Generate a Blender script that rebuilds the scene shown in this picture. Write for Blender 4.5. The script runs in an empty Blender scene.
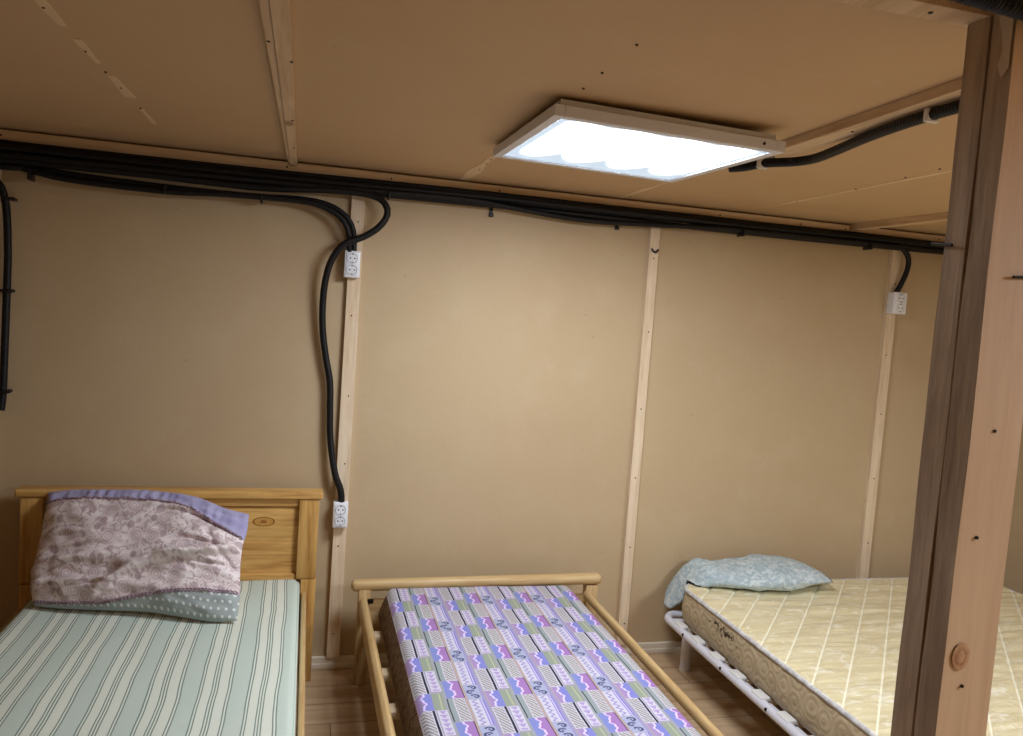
import bpy, bmesh, math, random
from mathutils import Vector, Matrix, noise
random.seed(4)
SC = bpy.context.scene
COL = SC.collection
HC = 1.918          # ceiling underside
FZ = -0.018         # floor level (everything is lifted by -FZ at the end)
BASE = {}           # world position of each parent while building

# ------------------------------------------------------------------ node maths
class X:
    """tiny wrapper: python arithmetic that becomes shader math nodes"""
    def __init__(s, nt, v): s.nt, s.v = nt, v
    def _op(s, op, *a):
        n = s.nt.nodes.new('ShaderNodeMath'); n.operation = op
        for i, q in enumerate((s,) + a):
            q = q.v if isinstance(q, X) else q
            if isinstance(q, (int, float)): n.inputs[i].default_value = q
            else: s.nt.links.new(q, n.inputs[i])
        return X(s.nt, n.outputs[0])
    def __add__(s, o): return s._op('ADD', o)
    def __sub__(s, o): return s._op('SUBTRACT', o)
    def __rsub__(s, o): return X(s.nt, o)._op('SUBTRACT', s)
    def __mul__(s, o): return s._op('MULTIPLY', o)
    def __truediv__(s, o): return s._op('DIVIDE', o)
    __radd__ = __add__; __rmul__ = __mul__
    def fr(s): return s._op('FRACT')
    def fl(s): return s._op('FLOOR')
    def ab(s): return s._op('ABSOLUTE')
    def sin(s): return s._op('SINE')
    def lt(s, o): return s._op('LESS_THAN', o)
    def gt(s, o): return s._op('GREATER_THAN', o)
    def mn(s, o): return s._op('MINIMUM', o)
    def mx(s, o): return s._op('MAXIMUM', o)
    def sq(s): return s._op('SQRT')
    def box(s, a, b): return s.gt(a) * s.lt(b)
    def ss(s, a, b):
        n = s.nt.nodes.new('ShaderNodeMapRange'); n.interpolation_type = 'SMOOTHSTEP'
        s.nt.links.new(s.v, n.inputs[0]); n.inputs[1].default_value = a; n.inputs[2].default_value = b
        return X(s.nt, n.outputs[0])

def lin(c):
    return tuple((v / 12.92 if v <= .04045 else ((v + .055) / 1.055) ** 2.4) for v in (q / 255 for q in c)) + (1,)

class Mat:
    def __init__(s, name, rough=.7, spec=.3, metal=0.0):
        s.m = bpy.data.materials.new(name); s.m.use_nodes = True
        s.nt = s.m.node_tree; s.b = s.nt.nodes['Principled BSDF']
        s.b.inputs['Roughness'].default_value = rough
        s.b.inputs['Specular IOR Level'].default_value = spec
        s.b.inputs['Metallic'].default_value = metal
    def n(s, t, **k):
        q = s.nt.nodes.new(t)
        for a, v in k.items(): setattr(q, a, v)
        return q
    def l(s, a, b): s.nt.links.new(a.v if isinstance(a, X) else a, b)
    def coord(s, kind='Object', scale=(1, 1, 1), rot=(0, 0, 0), loc=(0, 0, 0)):
        t = s.n('ShaderNodeTexCoord'); mp = s.n('ShaderNodeMapping')
        s.l(t.outputs[kind], mp.inputs[0]); mp.inputs['Scale'].default_value = scale
        mp.inputs['Rotation'].default_value = rot; mp.inputs['Location'].default_value = loc
        return mp.outputs[0]
    def uv(s):
        t = s.n('ShaderNodeTexCoord'); p = s.n('ShaderNodeSeparateXYZ'); s.l(t.outputs['UV'], p.inputs[0])
        return X(s.nt, p.outputs[0]), X(s.nt, p.outputs[1])
    def noise(s, vec, scale=5, detail=4, rough=.5, dist=0.0):
        q = s.n('ShaderNodeTexNoise'); s.l(vec, q.inputs['Vector'])
        q.inputs['Scale'].default_value = scale; q.inputs['Detail'].default_value = detail
        q.inputs['Roughness'].default_value = rough; q.inputs['Distortion'].default_value = dist
        return X(s.nt, q.outputs[0])
    def vor(s, vec, scale=5, feat='F1', out='Distance', rnd=1.0, dim='3D'):
        q = s.n('ShaderNodeTexVoronoi', feature=feat, voronoi_dimensions=dim); s.l(vec, q.inputs['Vector'])
        q.inputs['Scale'].default_value = scale; q.inputs['Randomness'].default_value = rnd
        return X(s.nt, q.outputs[out])
    def rgb(s, c):
        q = s.n('ShaderNodeRGB'); q.outputs[0].default_value = lin(c); return q.outputs[0]
    def mix(s, a, b, f):
        q = s.n('ShaderNodeMix', data_type='RGBA')
        for v, i in ((a, 6), (b, 7)):
            if isinstance(v, tuple): q.inputs[i].default_value = lin(v)
            else: s.l(v, q.inputs[i])
        if isinstance(f, (int, float)): q.inputs[0].default_value = f
        else: s.l(f, q.inputs[0])
        return q.outputs[2]
    def col(s, c):
        if isinstance(c, tuple): s.b.inputs['Base Color'].default_value = lin(c)
        else: s.l(c, s.b.inputs['Base Color'])
        return s
    def bump(s, h, strength=.3, dist=.01):
        q = s.n('ShaderNodeBump'); q.inputs['Strength'].default_value = strength
        q.inputs['Distance'].default_value = dist
        s.l(h, q.inputs['Height']); s.l(q.outputs[0], s.b.inputs['Normal']); return s

def plain(name, c, rough=.5, spec=.4, metal=0.0):
    return Mat(name, rough, spec, metal).col(c).m

def wood(name, base, dark, axis, rough=.5, knots=.0, fine=1.0, spec=.35, blot=None):
    m = Mat(name, rough, spec)
    sc = [22.0, 22.0, 22.0]; sc[axis] = 1.6
    v = m.coord('Object', tuple(sc))
    g = m.noise(v, 1.0 * fine, 5, .6, .6)
    g2 = m.noise(v, 5.0 * fine, 3, .6)
    f = (g * .75 + g2 * .35)
    c = m.mix(base, dark, f.ss(.38, .8))
    if knots:
        sk = [5.0, 5.0, 5.0]; sk[axis] = 2.1
        k = m.vor(m.coord('Object', tuple(sk), loc=(.3, .17, .41)), 1.0)
        c = m.mix(c, (112, 66, 30), (1 - k.ss(.04, .11)) * knots)
    if blot:
        b = m.noise(m.coord('Object', (1, 1, 1)), 9, 4, .65)
        c = m.mix(c, blot, b.ss(.5, .75) * .6)
    m.col(c); m.bump(f, .25, .004)
    return m.m

# ------------------------------------------------------------------ materials
def board_mat(name, base, warm, pale):
    m = Mat(name, .62, .3)
    v = m.coord('Object')
    big = m.noise(v, 1.3, 3, .5); mid = m.noise(v, 6.0, 4, .6)
    fine = m.noise(m.coord('Object', (90, 90, 90)), 1.0, 3, .6)
    weave = m.noise(m.coord('Object', (160, 160, 14)), 1.0, 2, .5)
    c = m.mix(base, warm, big.ss(.42, .75) * .6)
    c = m.mix(c, pale, mid.ss(.45, .8) * .3)
    c = m.mix(c, warm, fine.ss(.5, .8) * .35)
    sp = m.vor(m.coord('Object', (1, 1, 1)), 7.0)
    c = m.mix(c, (120, 92, 62), (1 - sp.ss(.02, .05)) * .22)
    m.col(c); m.bump(fine * .6 + weave * .4, .12, .002)
    return m.m
M = {}
M['wall'] = board_mat('wall hardboard', (195, 172, 136), (186, 157, 122), (206, 187, 153))
M['ceil'] = board_mat('ceiling hardboard', (204, 171, 130), (194, 159, 117), (209, 181, 144))
M['lath'] = wood('lath pine', (234, 214, 184), (208, 180, 144), 2, .7, .5, blot=(220, 190, 160))
M['lathx'] = wood('lath pine across', (240, 216, 184), (212, 180, 144), 0, .7, .5, blot=(226, 194, 160))
M['lathy'] = wood('lath pine lengthwise', (226, 198, 160), (192, 158, 120), 1, .7, .6)
M['pinex'] = wood('varnished pine across', (222, 178, 106), (160, 104, 46), 0, .35, .9)
M['pinez'] = wood('varnished pine upright', (220, 176, 104), (160, 106, 48), 2, .35, .8)
M['piney'] = wood('varnished pine lengthwise', (222, 182, 112), (184, 132, 68), 1, .38, .7)
M['palex'] = wood('pale varnished pine across', (210, 182, 132), (172, 132, 82), 0, .38, .8)
M['palez'] = wood('pale varnished pine upright', (206, 178, 130), (172, 132, 82), 2, .38, .5)
M['paley'] = wood('pale varnished pine lengthwise', (208, 180, 130), (174, 134, 82), 1, .38, .6)
M['slat'] = wood('slat wood', (210, 190, 160), (176, 150, 118), 0, .6)
M['post'] = wood('post planed pine', (226, 194, 158), (204, 168, 132), 2, .6, .0, .6)
M['rough'] = wood('post sawn pine shaded', (186, 162, 136), (144, 122, 100), 2, .85, .0, 1.6, .2, (166, 144, 122))  # sawn grain; the darker tone also holds the shade of the left face
M['darkmetal'] = plain('dark steel', (38, 34, 32), .5, .5, .6)
M['rust'] = plain('brown screw', (84, 64, 48), .6)
M['clipwhite'] = plain('white plastic clip', (226, 224, 220), .4)
M['blackplastic'] = plain('black plastic', (22, 21, 22), .42)
M['socketwhite'] = plain('white socket plastic', (236, 237, 240), .3, .5)
M['socketgrey'] = plain('socket recess', (205, 208, 216), .35, .5)
M['hole'] = plain('socket hole', (30, 30, 36), .8, .1)
M['whitemetal'] = plain('white painted steel', (222, 222, 230), .35, .5)
M['lampframe'] = plain('white lamp housing', (226, 226, 230), .4, .4)
M['base'] = wood('baseboard', (232, 220, 200), (212, 196, 172), 0, .6)
M['putty'] = plain('putty strip', (226, 198, 160), .8, .2)

def flex():
    m = Mat('black corrugated conduit', .5, .3); u, v = m.uv()
    c = m.mix((15, 14, 15), (22, 21, 22), (u * 700.0).sin() * .5 + .5); m.col(c)
    m.bump((u * 700.0).sin(), .3, .001); return m.m
M['flex'] = flex()

def floor_mat():
    m = Mat('floor boards', .42, .4)
    t = m.n('ShaderNodeTexCoord'); p = m.n('ShaderNodeSeparateXYZ'); m.l(t.outputs['Object'], p.inputs[0])
    x = X(m.nt, p.outputs[0]); y = X(m.nt, p.outputs[1])
    row = (y / .135).fl(); fy = (y / .135).fr(); sx = x + row * .437
    fx = (sx / 1.15).fr(); idx = (sx / 1.15).fl() * 3.1 + row * 7.7
    tone = (idx.sin() * 43.7).fr()
    g = m.noise(m.coord('Object', (2.2, 34, 1)), 1.0, 5, .6, .4)
    c = m.mix((212, 184, 148), (188, 156, 120), g.ss(.35, .7))
    c = m.mix(c, (156, 120, 86), tone * .45)
    gap = fy.lt(.022).mx(fx.lt(.003))
    c = m.mix(c, (58, 40, 28), gap * .8)
    m.col(c); m.bump(g * .3 - gap, .2, .003); return m.m
M['floor'] = floor_mat()

def stripe_mat():
    m = Mat('sage striped ticking', .85, .15); u, v = m.uv()
    w = m.noise(m.coord('Object', (2.2, 1.6, 1)), 2.0, 2)
    x = u + (w - .5) * .02
    t = ((x + .017) / .1235).fr() * .1235
    cream = t.box(.004, .036).mx(t.box(.048, .079)).mx(t.box(.039, .045))
    dk = None
    for a in (.0, .0072, .0315, .0385, .0455, .0722, .0794):
        b = t.box(a + .0002, a + .0033); dk = b if dk is None else dk.mx(b)
    cream = t.box(.004, .0815)
    fine = m.noise(m.coord('Object', (240, 240, 240)), 1, 2)
    st = m.noise(m.coord('Object', (5, 3, 1)), 1.0, 4, .6)
    c = m.mix((194, 208, 195), (206, 217, 206), fine)
    c = m.mix(c, (212, 219, 208), st.ss(.5, .8) * .6)
    c = m.mix(c, (226, 230, 215), cream * .9)
    c = m.mix(c, (98, 122, 114), dk * .85)
    m.col(c); m.bump(fine, .15, .002); return m.m
M['stripe'] = stripe_mat()
M['stripeside'] = Mat('sage mattress side', .85, .15).col((196, 208, 196)).m

def tile_mat():
    """lilac, blue and grey patchwork print, repeat .188 x .224 m"""
    m = Mat('lilac patchwork print', .8, .2); u, v = m.uv()
    wob = m.noise(m.coord('Object', (9, 9, 1)), 1.0, 2)
    uu = u + (wob - .5) * .006; vv = v
    px, py = .194, .224
    vv = vv + .018; x = (uu / px).fr() * px; y = (vv / py).fr() * py
    fine = m.noise(m.coord('Object', (300, 300, 300)), 1, 2)
    c = m.mix((166, 160, 172), (150, 146, 158), fine)
    zig = ((y * 128.0).sin() * .22 + (y * 310.0).sin() * .09)
    def rect(x0, x1, y0, y1, yy=None): return x.box(x0, x1) * (y if yy is None else yy).box(y0, y1)
    y2 = ((vv + .166) / py).fr() * py             # the second column is shifted
    y3 = ((vv + .176) / py).fr() * py
    white = (200, 196, 208)
    # coloured rules running the length of every column
    for a, b, k in ((.0, .003, (186, 150, 170)), (.0775, .081, (150, 160, 158)), (.134, .139, (182, 156, 144)), (.183, .188, (150, 142, 194))):
        c = m.mix(c, k, x.box(a, b))
    # first column: square with pale lightning line, green block
    c = m.mix(c, (160, 138, 182), rect(0.002, .042, 0, .088))
    c = m.mix(c, (128, 130, 196), rect(.0, .042, 0, .088) * (x + zig * .02).gt(.019))
    c = m.mix(c, (214, 200, 244), rect(.0, .042, 0, .088) * ((x + zig * .02) - .019).ab().lt(.003))
    c = m.mix(c, (146, 154, 138), rect(.042, .074, 0, .088))
    c = m.mix(c, (176, 180, 150), rect(.062, .066, 0, .088))
    # hatch block with a white frame and a black bar
    c = m.mix(c, white, rect(.0, .034, .090, .222))
    hatch = ((x * 1.0 + y * .75) / .0125).fr()
    c = m.mix(c, (148, 144, 140), rect(.003, .031, .094, .218) * hatch.lt(.62))
    c = m.mix(c, (44, 44, 60), rect(.0345, .041, .090, .222))
    c = m.mix(c, white, rect(.041, .0435, .09, .222)); c = m.mix(c, (150, 144, 176), rect(.0435, .046, .09, .222))
    # little triangles
    tri = ((y / .022).fr() * .5 - ((x - .061) / .026).ab())
    c = m.mix(c, white, rect(.047, .075, .098, .222))
    c = m.mix(c, (170, 150, 196), rect(.048, .074, .102, .218) * tri.gt(.06))
    # second column
    c = m.mix(c, (128, 136, 194), rect(.083, .132, 0, .098, y2))
    c = m.mix(c, (160, 120, 178), rect(.083, .132, 0, .098, y2) * (x + zig * .02).gt(.107))
    c = m.mix(c, (220, 196, 240), rect(.083, .132, 0, .098, y2) * ((x + zig * .02) - .107).ab().lt(.003))
    c = m.mix(c, (146, 156, 156), rect(.085, .098, .1, .222, y2))
    c = m.mix(c, (50, 52, 64), rect(.0815, .085, .1, .222, y2))
    c = m.mix(c, white, rect(.099, .131, .1, .222, y2))
    c = m.mix(c, (150, 146, 136), rect(.102, .129, .104, .219, y2) * hatch.lt(.6))
    c = m.mix(c, (76, 66, 88), rect(.1315, .1345, 0, .098, y2))
    # third column: curls above a zigzag
    c = m.mix(c, (164, 168, 194), rect(.141, .182, 0, .082, y3))
    for cy, s in ((.016, 1), (.041, -1), (.066, 1)):
        dx = (x - (.1605 + .003 * s)) / 1.25; dy = y3 - cy
        d = (dx * dx + dy * dy).sq()
        ring = (d - .0085).ab().lt(.0026) * (dx * s + dy * .6).gt(-.006)
        c = m.mix(c, (70, 74, 112), ring * rect(.141, .182, 0, .082, y3))
        c = m.mix(c, (60, 60, 110), d.lt(.0028))
    c = m.mix(c, white, rect(.141, .182, .084, .222, y3))
    zz = (((y3 / .02).fr() - .5).ab() * .026 + .149)
    c = m.mix(c, (148, 140, 190), rect(.143, .170, .086, .220, y3) * (x - zz).ab().lt(.0035))
    c = m.mix(c, (150, 140, 206), rect(.171, .175, .084, .222, y3)); c = m.mix(c, (132, 120, 194), rect(.178, .182, .084, .222, y3))
    m.col(c); m.bump(fine, .15, .002); return m.m
M['tile'] = tile_mat()

def mottled(name, a, b, rough=.8, scale=60):
    m = Mat(name, rough, .2); f = m.noise(m.coord('Object'), scale, 4, .7)
    m.col(m.mix(a, b, f.ss(.35, .65))); m.bump(f, .3, .004); return m.m
M['brownside'] = mottled('brown speckled side', (128, 106, 84), (88, 68, 50))

def quilt_mat():
    m = Mat('cream satin quilting', .30, .6); u, v = m.uv()
    d = ((u * .743 - v * .669 + .016) / .094).fr()
    st = (d - .5).ab()
    f = m.noise(m.coord('Object', (5, 42, 1)), 1.0, 4, .6, .5)
    fl = m.noise(m.coord('Object', (16, 30, 1)), 1.0, 3, .6, 1.2)
    c = m.mix((232, 220, 180), (214, 200, 156), f.ss(.35, .7))
    c = m.mix(c, (248, 244, 226), fl.ss(.52, .7) * .7)
    c = m.mix(c, (255, 250, 222), st.lt(.03))
    a = ((u - 1.03) * (u - 1.03) * .06 + (v + .26) * (v + .26)).sq()
    c = m.mix(c, (96, 78, 50), a.lt(.005) * .8)
    m.col(c); m.bump(f * .8 + fl * .5, .65, .008); return m.m
M['quilt'] = quilt_mat()

def damask_mat():
    m = Mat('beige damask side', .6, .35); u, v = m.uv()
    vec = m.n('ShaderNodeCombineXYZ'); m.l(u, vec.inputs[0]); m.l(v, vec.inputs[1])
    r = m.vor(vec.outputs[0], 15, rnd=.6, dim='2D'); rr = ((r * 19.0).sin() * .5 + .5)
    n = m.noise(vec.outputs[0], 30, 4, .6)
    c = m.mix((198, 180, 146), (160, 138, 106), rr * .30 * n.ss(.3, .7) + n * .35)
    stain = m.noise(vec.outputs[0], 55, 4, .7)
    zone = (1 - ((u - .36) / .22).ab().mn(1.0)) * v.gt(.07) * (1 - ((v - .105) / .04).ab().mn(1.0))
    c = m.mix(c, (56, 42, 30), (stain * (zone * .5 + .62)).ss(.46, .54) * zone.gt(.05))
    m.col(c); m.bump(rr * .7 + n * .3, .45, .005); return m.m
M['damask'] = damask_mat()
M['piping'] = mottled('grey white piping', (222, 220, 216), (188, 186, 186), .7, 40)

def floral_mat():
    m = Mat('pink floral cotton', .85, .15); u, v = m.uv()
    vec = m.n('ShaderNodeCombineXYZ'); m.l(u, vec.inputs[0]); m.l(v, vec.inputs[1])
    d = m.vor(vec.outputs[0], 11.5, rnd=.7, dim='2D')
    ring = (d.box(.20, .25)).mx(d.box(.10, .135)).mx(d.lt(.05)); disc = d.lt(.27)
    n1 = m.noise(vec.outputs[0], 46, 3, .6, 1.6); n2 = m.noise(vec.outputs[0], 24, 2, .5, .8)
    c = m.mix((242, 232, 230), (230, 216, 216), n2.ss(.3, .7))
    c = m.mix(c, (184, 158, 163), n1.ss(.50, .58) * (1 - disc) * .75)
    c = m.mix(c, (190, 166, 170), disc * .65)
    c = m.mix(c, (242, 230, 228), ring * .6)
    d2 = m.vor(vec.outputs[0], 19.0, dim='2D'); c = m.mix(c, (174, 150, 154), d2.lt(.2) * (1 - disc) * .65)
    m.col(c); m.bump(m.noise(vec.outputs[0], 12, 2, .5, .8), .2, .010); return m.m
M['floral'] = floral_mat()

def dot_mat():
    m = Mat('grey dotted cotton', .85, .15); u, v = m.uv()
    k = .021; row = (v / k).fl(); a = ((u / k + row * .5).fr() - .5); b = ((v / k).fr() - .5)
    d = (a * a + b * b).sq()
    n = m.noise(m.coord('Object'), 30, 3)
    c = m.mix((158, 168, 168), (176, 184, 182), n)
    c = m.mix(c, (228, 232, 228), d.lt(.20)); m.col(c); m.bump(n, .25, .008); return m.m
M['dots'] = dot_mat()
M['lavender'] = mottled('lavender cotton', (178, 174, 208), (162, 158, 196), .85, 22)
M['braid'] = mottled('mauve braid', (176, 154, 164), (136, 112, 124), .85, 120)

def blue_mat():
    m = Mat('pale blue printed cotton', .85, .15)
    v = m.coord('Object', (1, 1, 1.6)); n = m.noise(v, 38, 4, .65, 1.0); n2 = m.noise(v, 9, 3)
    c = m.mix((166, 184, 190), (208, 217, 217), n.ss(.42, .6)); c = m.mix(c, (152, 171, 180), n2.ss(.5, .75) * .5)
    m.col(c); m.bump(n2 * .8 + n * .2, .4, .012); return m.m
M['blue'] = blue_mat()

def lamp_mat(strength):
    m = Mat('lit diffuser', .4, .3); u, v = m.uv()
    nt = m.nt; e = m.b
    t = ((u * 4.0).fr() - .5).ab()                 # four tubes running front to back
    far = ((1 - v) - .035 - t * t * .75).ss(0, .16); near = (v - .015 - t * t * .12).ss(0, .06)
    tube = far * near * (u - .03).ss(0, .05) * ((1 - u) - .01).ss(0, .04)
    e.inputs['Base Color'].default_value = (.8, .85, .9, 1)
    c = m.mix((176, 206, 232), (236, 244, 255), tube); m.l(c, e.inputs['Emission Color'])
    m.l(tube * tube * tube * strength + .82, e.inputs['Emission Strength']); return m.m
M['diffuser'] = lamp_mat(43.0)
M['diffuser_added'] = lamp_mat(80.0)

# ------------------------------------------------------------------ mesh helpers
def setp(o, label=None, cat=None, group=None, kind=None):
    if label: o['label'] = label
    if cat: o['category'] = cat
    if group: o['group'] = group
    if kind: o['kind'] = kind
    return o
def thing(name, label, cat, loc, group=None):
    o = bpy.data.objects.new(name, None); COL.objects.link(o); o.location = loc; o.empty_display_size = .05
    BASE[o] = Vector(loc); return setp(o, label, cat, group)
def obj(name, bm, mat, parent=None, smooth=True, angle=40):
    bm.normal_update()
    if parent is None:
        xs = [v.co for v in bm.verts]
        b = Vector(((min(p.x for p in xs) + max(p.x for p in xs)) / 2, (min(p.y for p in xs) + max(p.y for p in xs)) / 2, min(p.z for p in xs)))
    else: b = BASE[parent]
    for v in bm.verts: v.co -= b
    me = bpy.data.meshes.new(name); bm.to_mesh(me); bm.free()
    for q in (mat if isinstance(mat, list) else [mat]): me.materials.append(q)
    if smooth:
        for p in me.polygons: p.use_smooth = True
        try: me.set_sharp_from_angle(angle=math.radians(angle))
        except Exception: pass
    o = bpy.data.objects.new(name, me); COL.objects.link(o)
    if parent is None: o.location = b
    else: o.parent = parent
    BASE[o] = b
    return o
def struct(name, bm, mat, label=None, parent=None):
    return setp(obj(name, bm, mat, parent, smooth=False), label, None if not label else 'room', None, 'structure')

def box(bm, x0, x1, y0, y1, z0, z1, bev=0.0, seg=2, rot=None):
    vs = [bm.verts.new(Vector(p)) for p in ((x0, y0, z0), (x1, y0, z0), (x1, y1, z0), (x0, y1, z0), (x0, y0, z1), (x1, y0, z1), (x1, y1, z1), (x0, y1, z1))]
    fs = [bm.faces.new([vs[i] for i in f]) for f in ((0, 3, 2, 1), (4, 5, 6, 7), (0, 1, 5, 4), (1, 2, 6, 5), (2, 3, 7, 6), (3, 0, 4, 7))]
    if bev:
        es = list({e for f in fs for e in f.edges})
        bmesh.ops.bevel(bm, geom=es, offset=bev, segments=seg, profile=.5, affect='EDGES')
    return bm
def B(*a, **k): return box(bmesh.new(), *a, **k)

def prism(bm, pts, z0, z1, bev=0.0):
    """pts: xy polygon, counter-clockwise"""
    lo = [bm.verts.new((p[0], p[1], z0)) for p in pts]; hi = [bm.verts.new((p[0], p[1], z1)) for p in pts]
    n = len(pts); fs = [bm.faces.new(lo[::-1]), bm.faces.new(hi)]
    for i in range(n): fs.append(bm.faces.new((lo[i], lo[(i + 1) % n], hi[(i + 1) % n], hi[i])))
    if bev: bmesh.ops.bevel(bm, geom=list({e for f in fs for e in f.edges}), offset=bev, segments=2, affect='EDGES')
    return bm

def spline(pts, step=.015):
    P = [Vector(p) for p in pts]; out = []
    P = [P[0] * 2 - P[1]] + P + [P[-1] * 2 - P[-2]]
    for i in range(1, len(P) - 2):
        a, b, c, d = P[i - 1:i + 3]; n = max(2, int((c - b).length / step))
        for k in range(n):
            t = k / n
            out.append(.5 * ((2 * b) + (c - a) * t + (2 * a - 5 * b + 4 * c - d) * t * t + (3 * b - a - 3 * c + d) * t ** 3))
    out.append(P[-2]); return out

def tube(bm, path, r, seg=10, closed=False, caps=True, rfn=None):
    uvl = bm.loops.layers.uv.verify()
    n = len(path); rings = []; s = 0; ss = []
    t0 = (path[1] - path[0]).normalized()
    nr = t0.orthogonal().normalized()
    for i in range(n):
        if closed: t = (path[(i + 1) % n] - path[i - 1]).normalized()
        else: t = (path[min(i + 1, n - 1)] - path[max(i - 1, 0)]).normalized()
        nr = (nr - t * nr.dot(t)).normalized(); bn = t.cross(nr)
        if i: s += (path[i] - path[i - 1]).length
        ss.append(s); rr = rfn(s) if rfn else r
        rings.append([bm.verts.new(path[i] + (nr * math.cos(2 * math.pi * k / seg) + bn * math.sin(2 * math.pi * k / seg)) * rr) for k in range(seg)])
    for i in range(n if closed else n - 1):
        a, b = rings[i], rings[(i + 1) % n]
        for k in range(seg):
            f = bm.faces.new((a[k], a[(k + 1) % seg], b[(k + 1) % seg], b[k]))
            sb = ss[i + 1] if i + 1 < n else ss[i] + .01
            for lp, q in zip(f.loops, ((ss[i], k), (ss[i], k + 1), (sb, k + 1), (sb, k))): lp[uvl].uv = (q[0], q[1] / seg)
    if caps and not closed:
        bm.faces.new(rings[0][::-1]); bm.faces.new(rings[-1])
    return bm
def T(pts, r, seg=10, step=.015, **k): return tube(bmesh.new(), spline(pts, step), r, seg, **k)
def cyl(bm, a, b, r, seg=16, bev=0):
    return tube(bm, [Vector(a), Vector(b)], r, seg)

def bar(bm, a, b, w, h, bev=.01, up=(0, 0, 1)):
    """rounded board from a to b (centres of the ends), w wide sideways, h high"""
    a, b = Vector(a), Vector(b); d = (b - a); L = d.length; d.normalize()
    side = d.cross(Vector(up)).normalized(); u = side.cross(d)
    t = bmesh.new(); box(t, -w / 2, w / 2, 0, L, -h / 2, h / 2, bev, 3)
    m = Matrix((side, d, u)).transposed().to_4x4(); m.translation = a
    t.transform(m); me = bpy.data.meshes.new('t'); t.to_mesh(me); t.free(); bm.from_mesh(me); bpy.data.meshes.remove(me)
    return bm
def BAR(*a, **k): return bar(bmesh.new(), *a, **k)

# ------------------------------------------------------------------ room shell
XL, XR, YF = -2.3, 3.32, -5.0
struct('floor', B(XL, XR, YF, .1, FZ - .06, FZ), M['floor'])
struct('wall_back', B(XL, XR, 0, .06, FZ, HC), M['wall'])
struct('wall_left', B(XL - .06, XL, YF, .06, FZ, HC), M['wall'])
struct('wall_right', B(XR, XR + .06, YF, .06, FZ, HC), M['wall'])
struct('wall_front', B(XL, XR, YF - .06, YF, FZ, HC), M['wall'])
ceil = struct('ceiling', B(XL - .06, XR + .06, YF - .06, .06, HC, HC + .05), M['ceil'])
base = struct('baseboard_back', B(XL, XR, -.014, 0, FZ, .030, .004), M['base'])
b = bmesh.new(); box(b, XL, XR, -.022, -.014, FZ, .006, .003); obj('lower_moulding', b, M['base'], base)
tn = [0]
def trim(bm, mat, label):
    tn[0] += 1; return setp(struct(f'trim_{tn[0]}', bm, mat), label, 'wooden batten')
led = trim(B(XL, XR, -.03, 0, 1.852, 1.912, .002), M['lathx'], 'long horizontal pine board under the ceiling along the back wall')
for x in (-1.9, -1.022, -.1, .279, .70, 1.66, 2.05, 2.28, 2.78):
    bn = bmesh.new(); cyl(bn, (x, -.0315, 1.893), (x, -.0295, 1.893), .0035, 8); obj('screw', bn, M['darkmetal'], led)
for a, c, t, lab in ((-1.075, -1.028, .0, 'upright pine batten on the back wall at the far left, behind the dangling cable'),
                     (.138, .187, .002, 'upright pine batten on the back wall between striped bed and patchwork bed'),
                     (1.356, 1.398, -.003, 'upright pine batten on the back wall right of the patchwork bed'),
                     (2.545, 2.594, .004, 'upright pine batten on the back wall behind the cream mattress')):
    st = trim(prism(bmesh.new(), [(a, -.022), (c, -.022), (c, 0), (a, 0)], .03, 1.852), M['lath'], lab)
    for z in (.15, .45, .78, 1.08, 1.36, 1.7):
        bn = bmesh.new(); x = (a + c) / 2 + random.uniform(-.006, .006); z += random.uniform(-.03, .03)
        cyl(bn, (x, -.0235, z), (x, -.0215, z), .003, 8); obj('screw', bn, M['darkmetal'], st)
# ceiling battens
def cbat(pts, t, label, screws=()):
    o = trim(prism(bmesh.new(), pts, HC - t, HC, .001), M['lathy'], label)
    for x, y in screws:
        bn = bmesh.new(); cyl(bn, (x, y, HC - t - .0015), (x, y, HC - t + .001), .0035, 8); obj('screw', bn, M['darkmetal'], o)
    return o
cbat([(-.083, -4.9), (-.035, -4.9), (-.064, -.03), (-.088, -.03)], .020, 'smooth pine batten across the ceiling left of the lamp', ((-.058, -1.35), (-.066, -.8), (-.07, -.4), (-.056, -1.9)))
cbat([(-.120, -4.9), (-.084, -4.9), (-.089, -.03), (-.096, -.03)], .016, 'thin rough tapering pine strip along the left edge of the ceiling batten', ((-.098, -1.45),))
cbat([(1.150, -2.04), (1.222, -2.04), (1.240, -1.15), (1.176, -1.15)], .022, 'pine batten on the ceiling from the lamp to the post', ((1.20, -1.45), (1.2, -1.8)))
cbat([(2.335, -.75), (2.375, -.75), (2.34, -.03), (2.30, -.03)], .026, 'short pine batten on the ceiling against the back wall, beside the post')
cbat([(XL, -2.088), (XR, -2.088), (XR, -2.040), (XL, -2.040)], .020, 'pine strip across the ceiling above the post', ((.85, -2.064), (.5, -2.064)))
cbat([(XL, -2.30), (XR, -2.30), (XR, -2.093), (XL, -2.093)], .006, 'wide board across the ceiling above the black conduit')
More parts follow.
